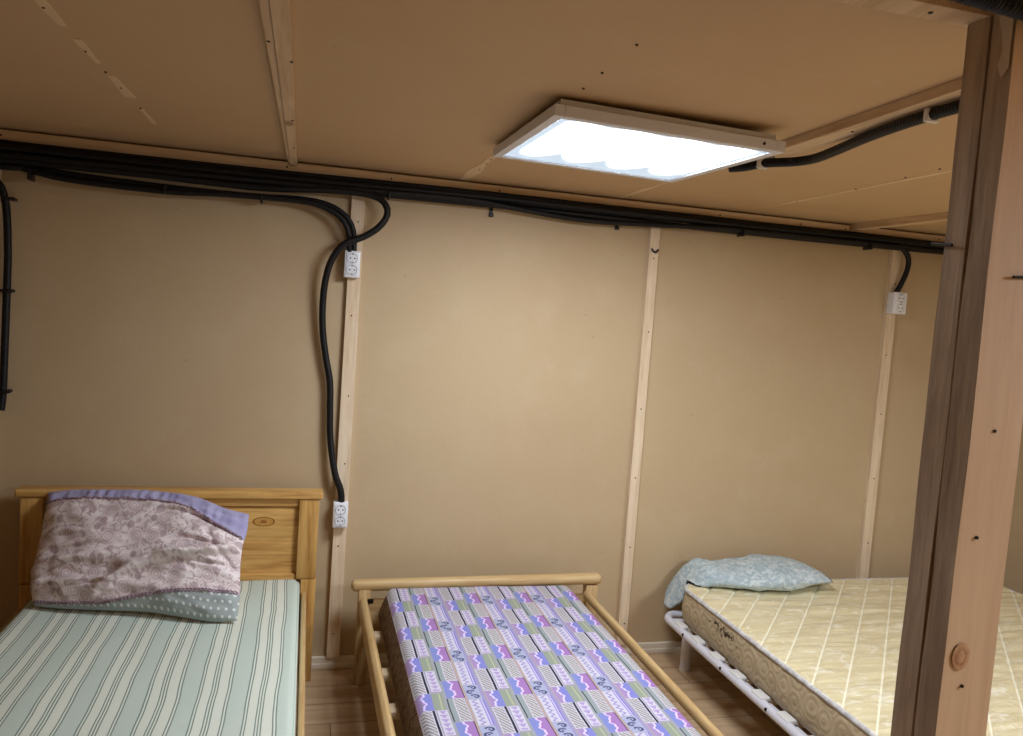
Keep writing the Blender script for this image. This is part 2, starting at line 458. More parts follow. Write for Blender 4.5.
# putty strips over the ceiling joints, part of the ceiling, with their screws
def seam(x, y0, y1, w, k=0.0):
    n = 26; bm = bmesh.new(); lo = []; hi = []
    for i in range(n):
        y = y0 + (y1 - y0) * i / (n - 1); ww = w * (.55 + .6 * noise.noise(Vector((x, y * 6, 3))))
        lo.append((x + k * i / n - ww / 2, y)); hi.append((x + k * i / n + ww / 2, y))
    prism(bm, lo + hi[::-1] if y1 < y0 else hi + lo[::-1] if False else lo + hi[::-1], HC - .0012, HC + .0)
    bmesh.ops.recalc_face_normals(bm, faces=bm.faces)
    o = obj('putty_strip', bm, M['putty'], ceil, smooth=False)
for a in ((-.49, -3.4, -1.30, .035), (-.486, -1.22, -1.05, .03), (-.482, -.95, -.74, .03), (-.48, -.62, -.42, .02), (.553, -.70, -.03, .05), (1.20, -.72, -.03, .035), (1.77, -1.5, -.22, .03)): seam(*a)
for x, y in ((-.495, -1.40), (-.49, -1.14), (-.487, -.98), (-.484, -.84), (-.48, -.62), (.547, -1.70), (.55, -1.52), (.553, -1.40), (.56, -.30), (.558, -.42), (.556, -.50), (1.775, -.4), (1.76, -.75), (1.74, -1.0), (1.725, -1.15), (1.22, -.1)):
    bn = bmesh.new(); cyl(bn, (x, y, HC - .003), (x, y, HC + .001), .003, 8); obj('screw', bn, M['rust'], ceil)

# ------------------------------------------------------------------ ceiling lamps
def lamp(name, label, c, lx, ly, tilt=(0, 0), rz=0.0, lit='diffuser'):
    t = thing(name, label, 'lamp', c, 'ceiling lamp panels' if False else None)
    R = Matrix.Rotation(rz, 4, 'Z') @ Matrix.Rotation(tilt[0], 4, 'X') @ Matrix.Rotation(tilt[1], 4, 'Y'); R.translation = Vector(c)
    fw = .024; h = .026
    def fin(bm): bm.transform(R); return bm
    fr = bmesh.new()
    for s in (-1, 1):
        box(fr, s * lx / 2 - (fw if s > 0 else 0), s * lx / 2 + (fw if s < 0 else 0), -ly / 2, ly / 2, -.001, h, .002)
        box(fr, -lx / 2 + fw, lx / 2 - fw, s * ly / 2 - (fw if s > 0 else 0), s * ly / 2 + (fw if s < 0 else 0), -.001, h, .002)
    obj('frame', fin(fr), M['lampframe'], t, smooth=False)
    obj('back_plate', fin(B(-lx / 2 + .018, lx / 2 - .018, -ly / 2 + .018, ly / 2 - .018, h - .004, HC - c[2] - .007)), M['lampframe'], t, smooth=False)
    d = bmesh.new(); uvl = d.loops.layers.uv.verify(); k = fw - .002
    x, y = lx / 2 - k, ly / 2 - k
    vs = [d.verts.new(p) for p in ((-x, -y, .004), (-x, y, .004), (x, y, .004), (x, -y, .004))]
    f = d.faces.new(vs)
    for lp, q in zip(f.loops, ((0, 0), (0, 1), (1, 1), (1, 0))): lp[uvl].uv = q
    obj('diffuser', fin(d), M[lit], t, smooth=False)
    for sx, sy in ((.40, -1), (-.40, 1)):
        s = bmesh.new(); cyl(s, (sx * lx, sy * (ly / 2 + .0015), .013), (sx * lx, sy * (ly / 2 - .001), .013), .004, 10); obj('screw', fin(s), M['darkmetal'], t)
    return t
lamp('ceiling_light', 'square lit ceiling lamp panel in a white frame', (.805, -1.033, 1.869), .590, .612, (.022, .022))
lamp('ceiling_light', 'added lit lamp panel out of view, right of the camera', (2.45, -2.75, 1.869), .590, .612, lit='diffuser_added')  # unseen panel added to light the post front and the right-hand bed

# ------------------------------------------------------------------ cables
GC = 'black cables bundled along the back wall'
LB = 'black conduit in the bundle along the top of the back wall'
def cable(pts, label, r=.011, group=None, jit=.0025, name='cable'):
    q = []
    for i, p in enumerate(pts):
        j = jit if 0 < i < len(pts) - 1 else 0
        q.append((p[0], p[1], p[2] + random.uniform(-j, j)))
    return setp(obj(name, T(q, r, 10), M['flex'], None), label, 'cable', group)
def run(z, y, x1=3.3, zr=None):
    out = []; x = -2.25
    while x < x1:
        zz = z if x < -.3 else z + (zr - z) * min(1, (x + .3) / 1.2) if zr else z
        out.append((x, y + random.uniform(-.004, .004), zz)); x += .42
    out.append((x1, y, zr or z)); return out
cable(run(1.868, -.043, 3.3, 1.874), LB, group=GC)
cable(run(1.850, -.064, 3.3, 1.858), LB, group=GC)
cable(run(1.826, -.066, -.3) + [(.1, -.066, 1.832), (.55, -.066, 1.838), (.80, -.06, 1.824), (1.05, -.05, 1.812), (1.35, -.05, 1.822), (1.7, -.062, 1.838), (2.1, -.066, 1.836), (2.6, -.066, 1.838), (3.3, -.066, 1.838)], LB, group=GC)
cable(run(1.846, -.043, .9, 1.851) + [(1.6, -.043, 1.852), (2.2, -.043, 1.853), (2.45, -.048, 1.852), (2.545, -.062, 1.838), (2.59, -.062, 1.80), (2.601, -.06, 1.755), (2.590, -.055, 1.70), (2.566, -.045, 1.632)], 'black conduit curving down to the socket behind the post', .012)
cable(run(1.806, -.066, -.2) + [(.05, -.07, 1.818), (.20, -.075, 1.815), (.255, -.085, 1.79), (.266, -.09, 1.752), (.238, -.09, 1.700), (.185, -.085, 1.664), (.118, -.082, 1.628), (.076, -.07, 1.570), (.057, -.055, 1.494), (.052, -.042, 1.40), (.058, -.035, 1.300), (.075, -.032, 1.20), (.094, -.032, 1.11), (.100, -.032, 1.0), (.107, -.034, .895), (.130, -.045, .77), (.155, -.045, .70), (.162, -.042, .645)], 'black conduit looping past the upper socket down to the lower socket', .0125)
cable(run(1.822, -.043, -.4) + [(-.1, -.043, 1.824), (.5, -.045, 1.83), (1.0, -.045, 1.832), (1.6, -.043, 1.832), (2.3, -.043, 1.834), (2.9, -.043, 1.836), (3.3, -.043, 1.836)], LB, group=GC)
cable(run(1.798, -.043, -1.0) + [(-.75, -.047, 1.780), (-.45, -.05, 1.772), (-.2, -.05, 1.776), (-.05, -.05, 1.780), (.05, -.05, 1.770), (.115, -.05, 1.735), (.148, -.048, 1.685), (.156, -.044, 1.60)], 'front black conduit curving down into the upper socket between the first two beds')
cable(run(1.786, -.060, -.95) + [(-.8, -.056, 1.764), (-.5, -.064, 1.760), (-.3, -.068, 1.766), (-.05, -.074, 1.772), (.04, -.074, 1.757), (.10, -.074, 1.722), (.130, -.07, 1.676), (.139, -.046, 1.60)], 'lowest sagging black conduit curving into the upper socket between the first two beds')
cable([(-2.25, -.043, 1.776), (-1.4, -.043, 1.776), (-1.12, -.043, 1.772), (-1.035, -.042, 1.745), (-1.003, -.036, 1.68), (-.992, -.034, 1.52), (-.992, -.034, 1.36), (-.994, -.034, 1.18), (-.996, -.034, 1.03), (-1.000, -.036, .965)], 'black conduit hanging down the wall at the left edge, its end loose', .012)
# clips
def clip(x, y, z, label, group=None, mat='blackplastic', long=.03):
    bm = bmesh.new(); box(bm, x - .006, x + .006, y - .008, y, z - long / 2, z + long / 2, .002); box(bm, x - .009, x + .009, y - .013, y - .002, z - long / 2 - .006, z - long / 2 + .008, .002)
    return setp(obj('cable_clip', bm, M[mat]), label, 'clip', group)
clip(.678, 0, 1.812, 'small black clip on the wall below the cables, left of the lamp'); clip(1.21, 0, 1.812, 'small black clip on the wall below the cables, under the lamp')
bm = T([(1.362, -.030, 1.727), (1.368, -.034, 1.716), (1.380, -.034, 1.714), (1.392, -.030, 1.725)], .004, 8, .004)
setp(obj('cable_clip', bm, M['blackplastic']), 'small black curved clip on the batten right of the patchwork bed', 'clip')
for z, w in ((1.685, 'top'), (1.375, 'middle'), (1.030, 'lowest')):
    bm = B(-1.012, -.976, -.050, 0, z - .005, z + .005, .003)
    bm2 = bmesh.new(); me = bpy.data.meshes.new('q'); bm.to_mesh(me); bm.free(); bm2.from_mesh(me); cyl(bm2, (-.979, -.040, z), (-.979, -.022, z), .006, 10)
    setp(obj('cable_clip', bm2, M['blackplastic']), f'{w} black clip on the hanging conduit at the left edge', 'clip')
for x, w in ((-.92, 'far left'), (-.50, 'left, above the pillow'), (-.18, 'above the headboard'), (.27, 'beside the loop'), (2.38, 'beside the right bend'), (1.75, 'right of the lamp')):
    zc = 1.765 if x < -.1 else 1.826
    bm = B(x - .004, x + .004, -.088, -.030, zc - .016, zc + .012, .002)
    setp(obj('cable_clip', bm, M['blackplastic']), f'black strap clip around the cable bundle, {w}', 'clip')
# conduit on the ceiling from the lamp to the post
zc = HC - .037
cable([(1.128, -1.03, 1.871), (1.155, -1.06, 1.872), (1.198, -1.10, zc), (1.247, -1.155, zc), (1.266, -1.22, zc), (1.250, -1.33, zc), (1.222, -1.47, zc), (1.205, -1.60, zc), (1.200, -1.75, zc), (1.200, -2.12, zc - .004)], 'black conduit on the ceiling running from the lamp to the post', .0125, jit=0)
for (x, y, z, lab) in ((1.190, -1.095, zc, 'white clip holding the ceiling conduit beside the lamp'), (1.2015, -1.69, zc, 'white clip holding the ceiling conduit near the post')):
    t = thing('cable_clip', lab, 'clip', (x, y, HC))
    obj('clamp', B(x - .017, x + .017, y - .006, y + .006, z - .016, z + .012, .004), M['clipwhite'], t)
    obj('foot', B(x + .010, x + .034, y - .006, y + .006, z + .004, (HC if x < 1.195 else HC - .022), .002), M['clipwhite'], t)
def ridged(s): return .0140 + .0016 * math.sin(s * 2 * math.pi / .0062)
pth = spline([(XL + .1, -2.155, 1.894), (-.5, -2.155, 1.896), (.4, -2.155, 1.898), (.6, -2.155, 1.898), (.80, -2.154, 1.891), (.95, -2.156, 1.882), (1.1, -2.157, 1.880), (1.4, -2.157, 1.884), (2.2, -2.157, 1.890), (3.3, -2.157, 1.890)], .002)
setp(obj('conduit', tube(bmesh.new(), pth, .02, 14, rfn=ridged), M['blackplastic'], None, angle=80), 'thick black corrugated conduit under the ceiling across the top of the post', 'conduit')

# ------------------------------------------------------------------ sockets
def socket(x, z, w, h, dep, label, y=-.022):
    t = thing('wall_socket', label, 'socket', (x, y, z - h / 2))
    obj('housing', B(x - w / 2, x + w / 2, y - dep, y, z - h / 2, z + h / 2, .004, 3), M['socketwhite'], t)
    obj('cover_plate', B(x - w / 2 + .006, x + w / 2 - .006, y - dep - .003, y - dep + .002, z - h / 2 + .006, z + h / 2 - .006, .002, 2), M['socketwhite'], t)
    for s in (-1, 1):
        zc = z + s * .0215; yf = y - dep - .003; r = .0185
        bm = bmesh.new()                          # ring with a sunken face
        prof = [(r + .002, .0), (r + .001, -.002), (r - .001, -.002), (r - .0025, .0), (r - .004, .0006), (0.0005, .0006)]
        rings = [[bm.verts.new((x + a * math.cos(k * math.pi / 14), yf + d, zc + a * math.sin(k * math.pi / 14))) for k in range(28)] for a, d in prof]
        for a, b_ in zip(rings, rings[1:]):
            for k in range(28): bm.faces.new((a[k], b_[k], b_[(k + 1) % 28], a[(k + 1) % 28]))
        bm.faces.new(rings[-1]); bmesh.ops.recalc_face_normals(bm, faces=bm.faces)
        f = obj('outlet', bm, M['socketgrey'], t)
        for dx, dz, rr in ((-.0085, 0, .0028), (.0085, 0, .0028)):
            q = bmesh.new(); cyl(q, (x + dx, yf - .0004, zc + dz), (x + dx, yf + .001, zc + dz), rr, 10); obj('pin_hole', q, M['hole'], f)
        for dz in (-.0155, .0155):
            q = B(x - .0025, x + .0025, yf - .0012, yf + .0005, zc + dz - .002, zc + dz + .002); obj('earth_contact', q, M['darkmetal'], f)
    return t
socket(.151, 1.560, .058, .100, .034, 'white double socket high on the batten between the first two beds')
socket(.159, .606, .056, .100, .034, 'white double socket low on the batten beside the wooden headboard')
socket(2.574, 1.587, .070, .098, .046, 'white double socket on the right batten near the post')

# ------------------------------------------------------------------ post
px0, px1, py0, py1, pym = .930, 1.022, -2.137, -2.050, -2.094
pt = HC - .021
post = thing('wooden_post', 'thick wooden post of two planks standing in the right foreground', 'post', ((px0 + px1) / 2, pym, FZ))
def plank(y0, y1, name, mat, jag):
    bm = bmesh.new(); n = 40; rings = []
    for i in range(n + 1):
        z = FZ + (pt - FZ) * i / n; j = lambda s: jag * noise.noise(Vector((s * 9.1, z * 5, .3)))
        rings.append([bm.verts.new(p) for p in ((px0 + j(1), y0 + j(2), z), (px1 + j(3), y0 + j(4), z), (px1 + j(5), y1 + j(6), z), (px0 + j(7), y1 + j(8), z))])
    for a, b_ in zip(rings, rings[1:]):
        for k in range(4):
            f = bm.faces.new((a[k], a[(k + 1) % 4], b_[(k + 1) % 4], b_[k])); f.material_index = 1 if k == 3 else 0
    bm.faces.new(rings[0][::-1]); bm.faces.new(rings[-1])
    bmesh.ops.bevel(bm, geom=[e for e in bm.edges if abs(e.verts[0].co.z - e.verts[1].co.z) > .01 and len(e.link_faces) == 2 and e.calc_face_angle(0) > 1], offset=.0025, segments=2, affect='EDGES')
    return obj(name, bm, mat, post)
fpl = plank(py0, pym - .0022, 'front_plank', [M['post'], M['rough']], .0022)
bpl = plank(pym + .0022, py1, 'back_plank', [M['rough'], M['rough']], .0022)
def knot(x, z, rx, rz):
    bm = bmesh.new(); rings = []
    for a in (1.0, .72, .42, .1):
        rings.append([bm.verts.new((x + rx * a * math.cos(k * math.pi / 12) * (1 + .05 * math.sin(k * math.pi / 6 + 1)), py0 - .0016 - (1 - a) * .0012, z + rz * a * math.sin(k * math.pi / 12))) for k in range(24)])
    for i, (a, b_) in enumerate(zip(rings, rings[1:])):
        for k in range(24): bm.faces.new((a[k], b_[k], b_[(k + 1) % 24], a[(k + 1) % 24])).material_index = i % 2
    bm.faces.new(rings[-1]); bmesh.ops.recalc_face_normals(bm, faces=bm.faces)
    return bm
M['knota'] = mottled('knot light', (208, 166, 128), (192, 148, 110), .6, 90); M['knotb'] = mottled('knot dark', (192, 146, 108), (172, 124, 88), .6, 90)
obj('knot', knot(.957, .963, .015, .021), [M['knota'], M['knotb']], fpl); obj('knot', knot(1.006, 1.575, .014, .024), [M['knota'], M['knotb']], fpl)
for x, z in ((.966, .917), (.972, 1.30), (.962, 1.142), (1.0, 1.80)):
    q = bmesh.new(); cyl(q, (x, py0 - .0022, z), (x, py0 + .002, z), .0026, 8); obj('screw', q, M['darkmetal'], fpl)
q = bmesh.new(); cyl(q, (.971, py0 - .0035, 1.523), (1.020, py0 - .0035, 1.526), .0022, 8); obj('nail', q, M['darkmetal'], fpl)
q = bmesh.new(); cyl(q, (px0 - .0035, -2.030, 1.574), (px0 - .0035, -2.070, 1.569), .0024, 8); obj('nail', q, M['darkmetal'], bpl)

M['tape'] = plain('clear packing tape', (206, 186, 164), .25, .6)
bm = bmesh.new(); pts = [(-2.108, 1.893), (-2.135, 1.890), (-2.1335, 1.845), (-2.1345, 1.812), (-2.124, 1.800), (-2.116, 1.818), (-2.122, 1.838), (-2.118, 1.862)]
lo = [bm.verts.new((px0 - .0036, y, z)) for y, z in pts]; hi = [bm.verts.new((px0 - .0022, y, z)) for y, z in pts]
bm.faces.new(lo); bm.faces.new(hi[::-1])
for i in range(len(pts)): bm.faces.new((lo[i], hi[i], hi[(i + 1) % len(pts)], lo[(i + 1) % len(pts)]))
bmesh.ops.recalc_face_normals(bm, faces=bm.faces)
setp(obj('tape_scrap', bm, M['tape'], fpl, smooth=False), 'torn strip of clear packing tape')

# ------------------------------------------------------------------ mattress builder
def mattress(x0, x1, y0, y1, z0, z1, R, r, nx, ny, hfn, sidefn=None, rows=6, flare=0.0):
    """returns (top bmesh, side bmesh, upper edge loop, lower loop); uv in metres from the x0,y1 corner"""
    top = bmesh.new(); uvt = top.loops.layers.uv.verify(); cx, cy = (x0 + x1) / 2, (y0 + y1) / 2
    def spread(a, b_, n):
        return [a + (b_ - a) * (.5 - .5 * math.cos(math.pi * i / n)) * .35 + (b_ - a) * (i / n) * .65 for i in range(n + 1)]
    xs, ys = spread(x0, x1, nx), spread(y0, y1, ny)
    def place(x, y):
        qx = min(max(x, x0 + R), x1 - R); qy = min(max(y, y0 + R), y1 - R); dx, dy = x - qx, y - qy
        m = max(abs(dx), abs(dy)); e = R - m
        if dx and dy:
            L = math.hypot(dx, dy); dx, dy = dx / L * m, dy / L * m
        X_, Y_ = qx + dx, qy + dy
        d = 0
        if e < r: d = r * (1 - math.sqrt(max(0, 1 - ((r - e) / r) ** 2)))
        return X_, Y_, d
    g = []
    for y in ys:
        row = []
        for x in xs:
            X_, Y_, d = place(x, y)
            row.append(top.verts.new((X_, Y_, z1 - d + hfn(X_, Y_) * (1 - d / r * .8))))
        g.append(row)
    for j in range(ny):
        for i in range(nx):
            f = top.faces.new((g[j][i], g[j][i + 1], g[j + 1][i + 1], g[j + 1][i]))
            for lp in f.loops: lp[uvt].uv = (lp.vert.co.x - x0, lp.vert.co.y - y1)
    loop = [g[0][i] for i in range(nx)] + [g[j][nx] for j in range(ny)] + [g[ny][i] for i in range(nx, 0, -1)] + [g[j][0] for j in range(ny, 0, -1)]
    up = [v.co.copy() for v in loop]
    side = bmesh.new(); uvs = side.loops.layers.uv.verify()
    # perimeter length measured from the back left corner along the left side
    s = [0.0]
    for a, b_ in zip(up, up[1:] + up[:1]): s.append(s[-1] + (b_ - a).length)
    s0 = s[2 * nx + ny]; rings = []
    for k in range(rows + 1):
        t = k / rows; ring = []
        for i, p in enumerate(up):
            d = Vector((p.x - min(max(p.x, x0 + R), x1 - R), p.y - min(max(p.y, y0 + R), y1 - R), 0))
            d = d.normalized() if d.length > 1e-6 else Vector((0, 0, 0))
            off = (sidefn(s[i] - s0, t) if sidefn else 0) + flare * t - (.012 * max(0, t - .85) / .15 if True else 0)
            ring.append(side.verts.new(Vector((p.x, p.y, p.z + (z0 - p.z) * t)) + d * off))
        rings.append(ring)
    n = len(up)
    for a, b_ in zip(rings, rings[1:]):
        for i in range(n):
            j = (i + 1) % n; f = side.faces.new((a[i], b_[i], b_[j], a[j]))
            for lp, (q, v) in zip(f.loops, ((i, a[i]), (i, b_[i]), (i + 1, b_[j]), (i + 1, a[j]))): lp[uvs].uv = (s[q] - s0, v.co.z - z0)
    side.faces.new(rings[-1][::-1])
    bmesh.ops.recalc_face_normals(top, faces=top.faces); bmesh.ops.recalc_face_normals(side, faces=side.faces)
    if sum(f.normal.z for f in top.faces) < 0: bmesh.ops.reverse_faces(top, faces=top.faces)
    return top, side, up, [v.co.copy() for v in rings[-1]]

# ------------------------------------------------------------------ bed one: pine, striped mattress
bed = thing('wooden_bed', 'varnished pine bed with a tall panelled headboard at the left', 'bed', (-.41, -1.1, FZ))
hb = obj('headboard', B(-.850, .012, -.085, -.062, .10, .672, .002), M['pinex'], bed)
obj('cap_rail', B(-.928, .090, -.118, -.045, .680, .709, .008, 3), M['pinex'], hb)
obj('top_board', B(-.846, .008, -.097, -.055, .650, .680, .003), M['pinex'], hb)
obj('panel_board', B(-.845, .007, -.0865, -.0845, .530, .648, .001), M['pinex'], hb)
kb = bmesh.new()
for a, y in ((1.0, -.0872), (.86, -.0876), (.30, -.0880)):
    f = [kb.verts.new((-.118 + .040 * a * math.cos(k * math.pi / 12), y, .590 + .018 * a * math.sin(k * math.pi / 12))) for k in range(24)]
    kb.faces.new(f[::-1]).material_index = 1 if a == .3 or a == 1 else 0
bmesh.ops.recalc_face_normals(kb, faces=kb.faces)
M['knotc'] = mottled('panel knot', (206, 156, 84), (192, 140, 70), .4, 60)
M['knotd'] = mottled('panel knot core', (160, 104, 50), (140, 86, 38), .4, 60)
obj('knot', kb, [M['knotc'], M['knotd']], hb)
obj('bottom_board', B(-.848, .010, -.100, -.06, .345, .395, .004), M['pinex'], hb)
for x0, x1, lx0, lx1 in ((-.912, -.843, -.908, -.850), (.006, .077, .024, .080)):
    p = obj('bedpost', B(x0, x1, -.110, -.055, .378, .680, .004), M['pinez'], bed)
    obj('leg', B(lx0, lx1, -.112, -.055, FZ, .376, .004), M['pinez'], p)
for x in (.028, -.880):
    obj('side_rail', BAR((x + .010, -.112, .262), (x + .008, -2.06, .262), .018, .135, .006), M['paley'], bed)
for i in range(9): obj('slat', B(-.846, .014, -.30 - i * .2, -.23 - i * .2, .196, .214, .003), M['slat'], bed)
for x in (.0, -.842): obj('slat_ledge', B(x - .02, x + .025, -2.05, -.115, .172, .1955, .002), M['paley'], bed)
obj('footboard', B(-.860, .024, -2.100, -2.072, .14, .40, .004), M['pinex'], bed)
for x in (-.912, .012): obj('leg', B(x, x + .062, -2.120, -2.062, FZ, .43, .006), M['pinez'], bed)
mt = thing('mattress', 'sage green and cream striped mattress on the bed with the tall headboard', 'mattress', (-.41, -1.1, .216))
def h1(x, y): return .005 * noise.noise(Vector((x * 3.2, y * 2.4, 0))) + .0025 * noise.noise(Vector((x * 9, y * 5, 4)))
top, side, up, lo = mattress(-.826, .017, -2.05, -.118, .216, .388, .03, .016, 60, 80, h1, lambda s, t: .002 * math.sin(t * math.pi))
obj('cover', top, M['stripe'], mt, angle=180); obj('side_band', side, M['stripeside'], mt, angle=60)
obj('piping', tube(bmesh.new(), up, .0045, 8, closed=True), M['stripeside'], mt)

# ------------------------------------------------------------------ pillow leaning on the headboard
def poly(pts, n):
    P = [Vector(p) for p in pts]; P = spline(P, .004) if len(P) > 2 else P
    L = [0]
    for a, b_ in zip(P, P[1:]): L.append(L[-1] + (b_ - a).length)
    out = []; j = 0
    for i in range(n + 1):
        s = L[-1] * i / n
        while j < len(P) - 2 and L[j + 1] < s: j += 1
        t = (s - L[j]) / max(1e-9, L[j + 1] - L[j]); out.append(P[j].lerp(P[j + 1], min(1, max(0, t))))
    return out
BL, BR = (-.783, -.370, .400), (-.166, -.540, .400); TL, TR = (-.822, -.124, .702), (-.158, -.314, .679)
NU, NV = 110, 84
bot = poly([BL, (-.705, -.390, .396), (-.614, -.414, .399), (-.523, -.437, .402), (-.432, -.460, .404), (-.339, -.492, .399), (-.247, -.524, .394), BR], NU)
tp = poly([TL, (-.742, -.130, .713), (-.659, -.145, .716), (-.494, -.179, .723), (-.342, -.229, .716), (-.239, -.279, .691), TR], NU)
lf = poly([BL, (-.808, -.323, .441), (-.814, -.263, .512), (-.815, -.200, .592), TL], NV)
rt = poly([BR, (-.163, -.498, .452), (-.169, -.445, .514), (-.171, -.413, .553), (-.169, -.380, .593), (-.160, -.352, .628), TR], NV)
nrm = (Vector(BR) - Vector(BL)).cross(Vector(TL) - Vector(BL)).normalized()
if nrm.y > 0: nrm = -nrm
def topb(u): return .885 - .02 * u - .13 * max(0, (u - .6) / .4) ** 1.6
def botb(u): return .03 + .01 * u + .17 * min(1, max(0, (u - .36) / .50)) ** 1.1 + .02 * u
def ppos(u, v, back=False):
    i, j = u * NU, v * NV
    def at(a, t):
        k = min(int(t), len(a) - 2); return a[k].lerp(a[k + 1], t - k)
    c = at(bot, i) * (1 - v) + at(tp, i) * v + at(lf, j) * (1 - u) + at(rt, j) * u - (Vector(BL) * (1 - u) * (1 - v) + Vector(BR) * u * (1 - v) + Vector(TL) * (1 - u) * v + Vector(TR) * u * v)
    a, b_ = 1 - abs(2 * u - 1) ** 3.2, 1 - abs(2 * v - 1) ** 3.0
    e = math.sqrt(max(0, a)) * math.sqrt(max(0, b_))
    if back: return c - nrm * (.045 * e + .001)
    w = 0
    # long crease from the right edge down to the lower left, soft cloth thrown over the dotted hem
    d = (v - (.10 + .50 * max(0, (u - .33) / .67) ** .8)) if u > .30 else 9
    if u > .30: w += .024 * math.exp(-(max(d, 0) / .08) ** 2) * (1 / (1 + math.exp(-d * 130))) * min(1, (u - .3) * 6)
    d2 = v - (.44 - .03 * math.sin(u * 5) + .08 * (u - .5)); w += .009 * math.exp(-(d2 / .05) ** 2) * (1 - abs(2 * u - 1) ** 2)
    d3 = v - (.26 + .10 * math.sin(u * 3.1 + .4)); w += .009 * math.exp(-(d3 / .045) ** 2) * max(0, 1 - u * 1.5)
    d4 = v - (.17 + .03 * math.sin(u * 9)); w += .008 * math.exp(-(d4 / .03) ** 2) * max(0, 1 - u * 2.0)
    if u > .72: w -= .010 * math.exp(-((v - (.95 - .55 * (u - .72) / .28)) / .035) ** 2) * (u - .72) / .28
    for a, b1, sl, u0, u1, am in ((.80, .06, -.22, .55, 1.0, .006), (.60, .05, -.10, .70, 1.0, .006), (.36, .10, .10, .02, .40, .006), (.20, .14, .02, .0, .32, .006), (.30, .05, .30, .5, 1.0, .006), (.55, .04, -.05, .0, .25, .005), (.10, .08, .02, .05, .45, .005)):
        if u0 < u < u1:
            d = v - (a + sl * (u - u0) + b1 * math.sin((u - u0) * 6)); k = math.sin(math.pi * (u - u0) / (u1 - u0)) ** .7
            w += k * am * (math.exp(-((d - .028) / .022) ** 2) - 1.1 * math.exp(-(d / .013) ** 2))
    w += .006 * noise.noise(Vector((u * 5, v * 9, 1))) + .004 * noise.noise(Vector((u * 14, v * 20, 5)))
    if v > topb(u): w += .004 * noise.noise(Vector((u * 40, v * 5, 2)))
    return c + nrm * (.070 * e + w * 1.7 * min(1, e * 2.2))
pil = thing('pillow', 'pink floral pillow with lavender and grey dotted bands leaning on the headboard', 'pillow', (-.48, -.42, .393))
vg = {}
def zone(name, mat, v0, v1, back):
    bm = bmesh.new(); uvl = bm.loops.layers.uv.verify(); n = 70 if name == 'cover' else 20; rows = []
    for j in range(n + 1):
        row = []
        for i in range(NU + 1):
            u = i / NU; v = v0(u) + (v1(u) - v0(u)) * j / n
            row.append((bm.verts.new(ppos(u, v)), u, v))
        rows.append(row)
    def face(q):
        f = bm.faces.new([p[0] for p in q])
        for lp, p in zip(f.loops, q): lp[uvl].uv = (p[1] * .64, p[2] * .36)
    for j in range(n):
        for i in range(NU): face((rows[j][i], rows[j][i + 1], rows[j + 1][i + 1], rows[j + 1][i]))
    if back:
        rb = [[(bm.verts.new(ppos(i / NU, j / 30, True)), i / NU, j / 30) for i in range(NU + 1)] for j in range(31)]
        for j in range(30):
            for i in range(NU): face((rb[j][i], rb[j + 1][i], rb[j + 1][i + 1], rb[j][i + 1]))
    return obj(name, bm, mat, pil, angle=180)
zone('cover', M['floral'], botb, topb, True)
zone('top_band', M['lavender'], topb, lambda u: 1.0, False)
zone('bottom_band', M['dots'], lambda u: 0.0, botb, False)
for nm, fn in (('upper_braid', topb), ('lower_braid', botb)):
    bm = bmesh.new(); k = 110
    for ph in (0, math.pi):
        pts = []
        for i in range(k * 4 + 1):
            u = .004 + .992 * i / (k * 4); q = ppos(u, fn(u)); w = math.sin(i * math.pi / 8 + ph)
            a = ppos(u, fn(u) + .004); upv = (a - q).normalized()
            pts.append(q + upv * w * .0046 + nrm * (.0022 + .0012 * math.cos(i * math.pi / 8 + ph)))
        tube(bm, pts, .0021, 6)
    obj(nm, bm, M['braid'], pil)
# ------------------------------------------------------------------ bed two: low pine bed, patchwork mattress
bed = thing('wooden_bed', 'low pale pine bed with a round head rail in the middle', 'bed', (.70, -1.1, FZ))
hb = obj('head_rail', BAR((.208, -.142, .362), (1.203, -.150, .374), .048, .042, .017), M['palex'], bed)
obj('headboard', B(.262, 1.150, -.135, -.112, .16, .300, .004), M['palex'], bed)
for x0, x1 in ((.236, .281), (1.140, 1.190)):
    obj('bedpost', B(x0, x1, -.166, -.118, FZ, .350, .004), M['palez'], bed)
rl = obj('side_rail', BAR((.254, -.166, .290), (.266, -2.02, .290), .030, .075, .016), M['paley'], bed)
rr = obj('side_rail', BAR((1.137, -.166, .314), (1.128, -2.02, .314), .028, .036, .0135), M['paley'], bed)
for y in (-.33, -.62, -.85, -1.06, -1.27, -1.48, -1.69, -1.88): obj('slat', B(.262, 1.124, y - .028, y + .028, .226, .2525, .006), M['slat'], bed)
for x in (.275, 1.112): obj('slat_ledge', B(x - .010, x + .010, -2.01, -.17, .200, .2255, .002), M['paley'], bed)
obj('bracket', B(.270, .292, -.1695, -.166, .300, .318, .001), M['darkmetal'], bed)
obj('footboard', B(.262, 1.130, -2.035, -2.010, .14, .33, .005), M['palex'], bed)
for x in (.222, 1.128): obj('leg', B(x, x + .046, -2.042, -1.996, FZ, .345, .005), M['palez'], bed)
mt = thing('mattress', 'thin mattress with lilac, blue and grey patchwork print on the low pine bed', 'mattress', (.69, -1.1, .253))
def h2(x, y): return .003 * noise.noise(Vector((x * 4, y * 3, 7))) + .002 * noise.noise(Vector((x * 11, y * 8, 2)))
top, side, up, lo = mattress(.334, 1.052, -1.972, -.178, .253, .366, .035, .020, 50, 80, h2, lambda s, t: .004 * math.sin(t * math.pi), flare=.028)
obj('cover', top, M['tile'], mt, angle=180); obj('side_band', side, M['brownside'], mt, angle=60)

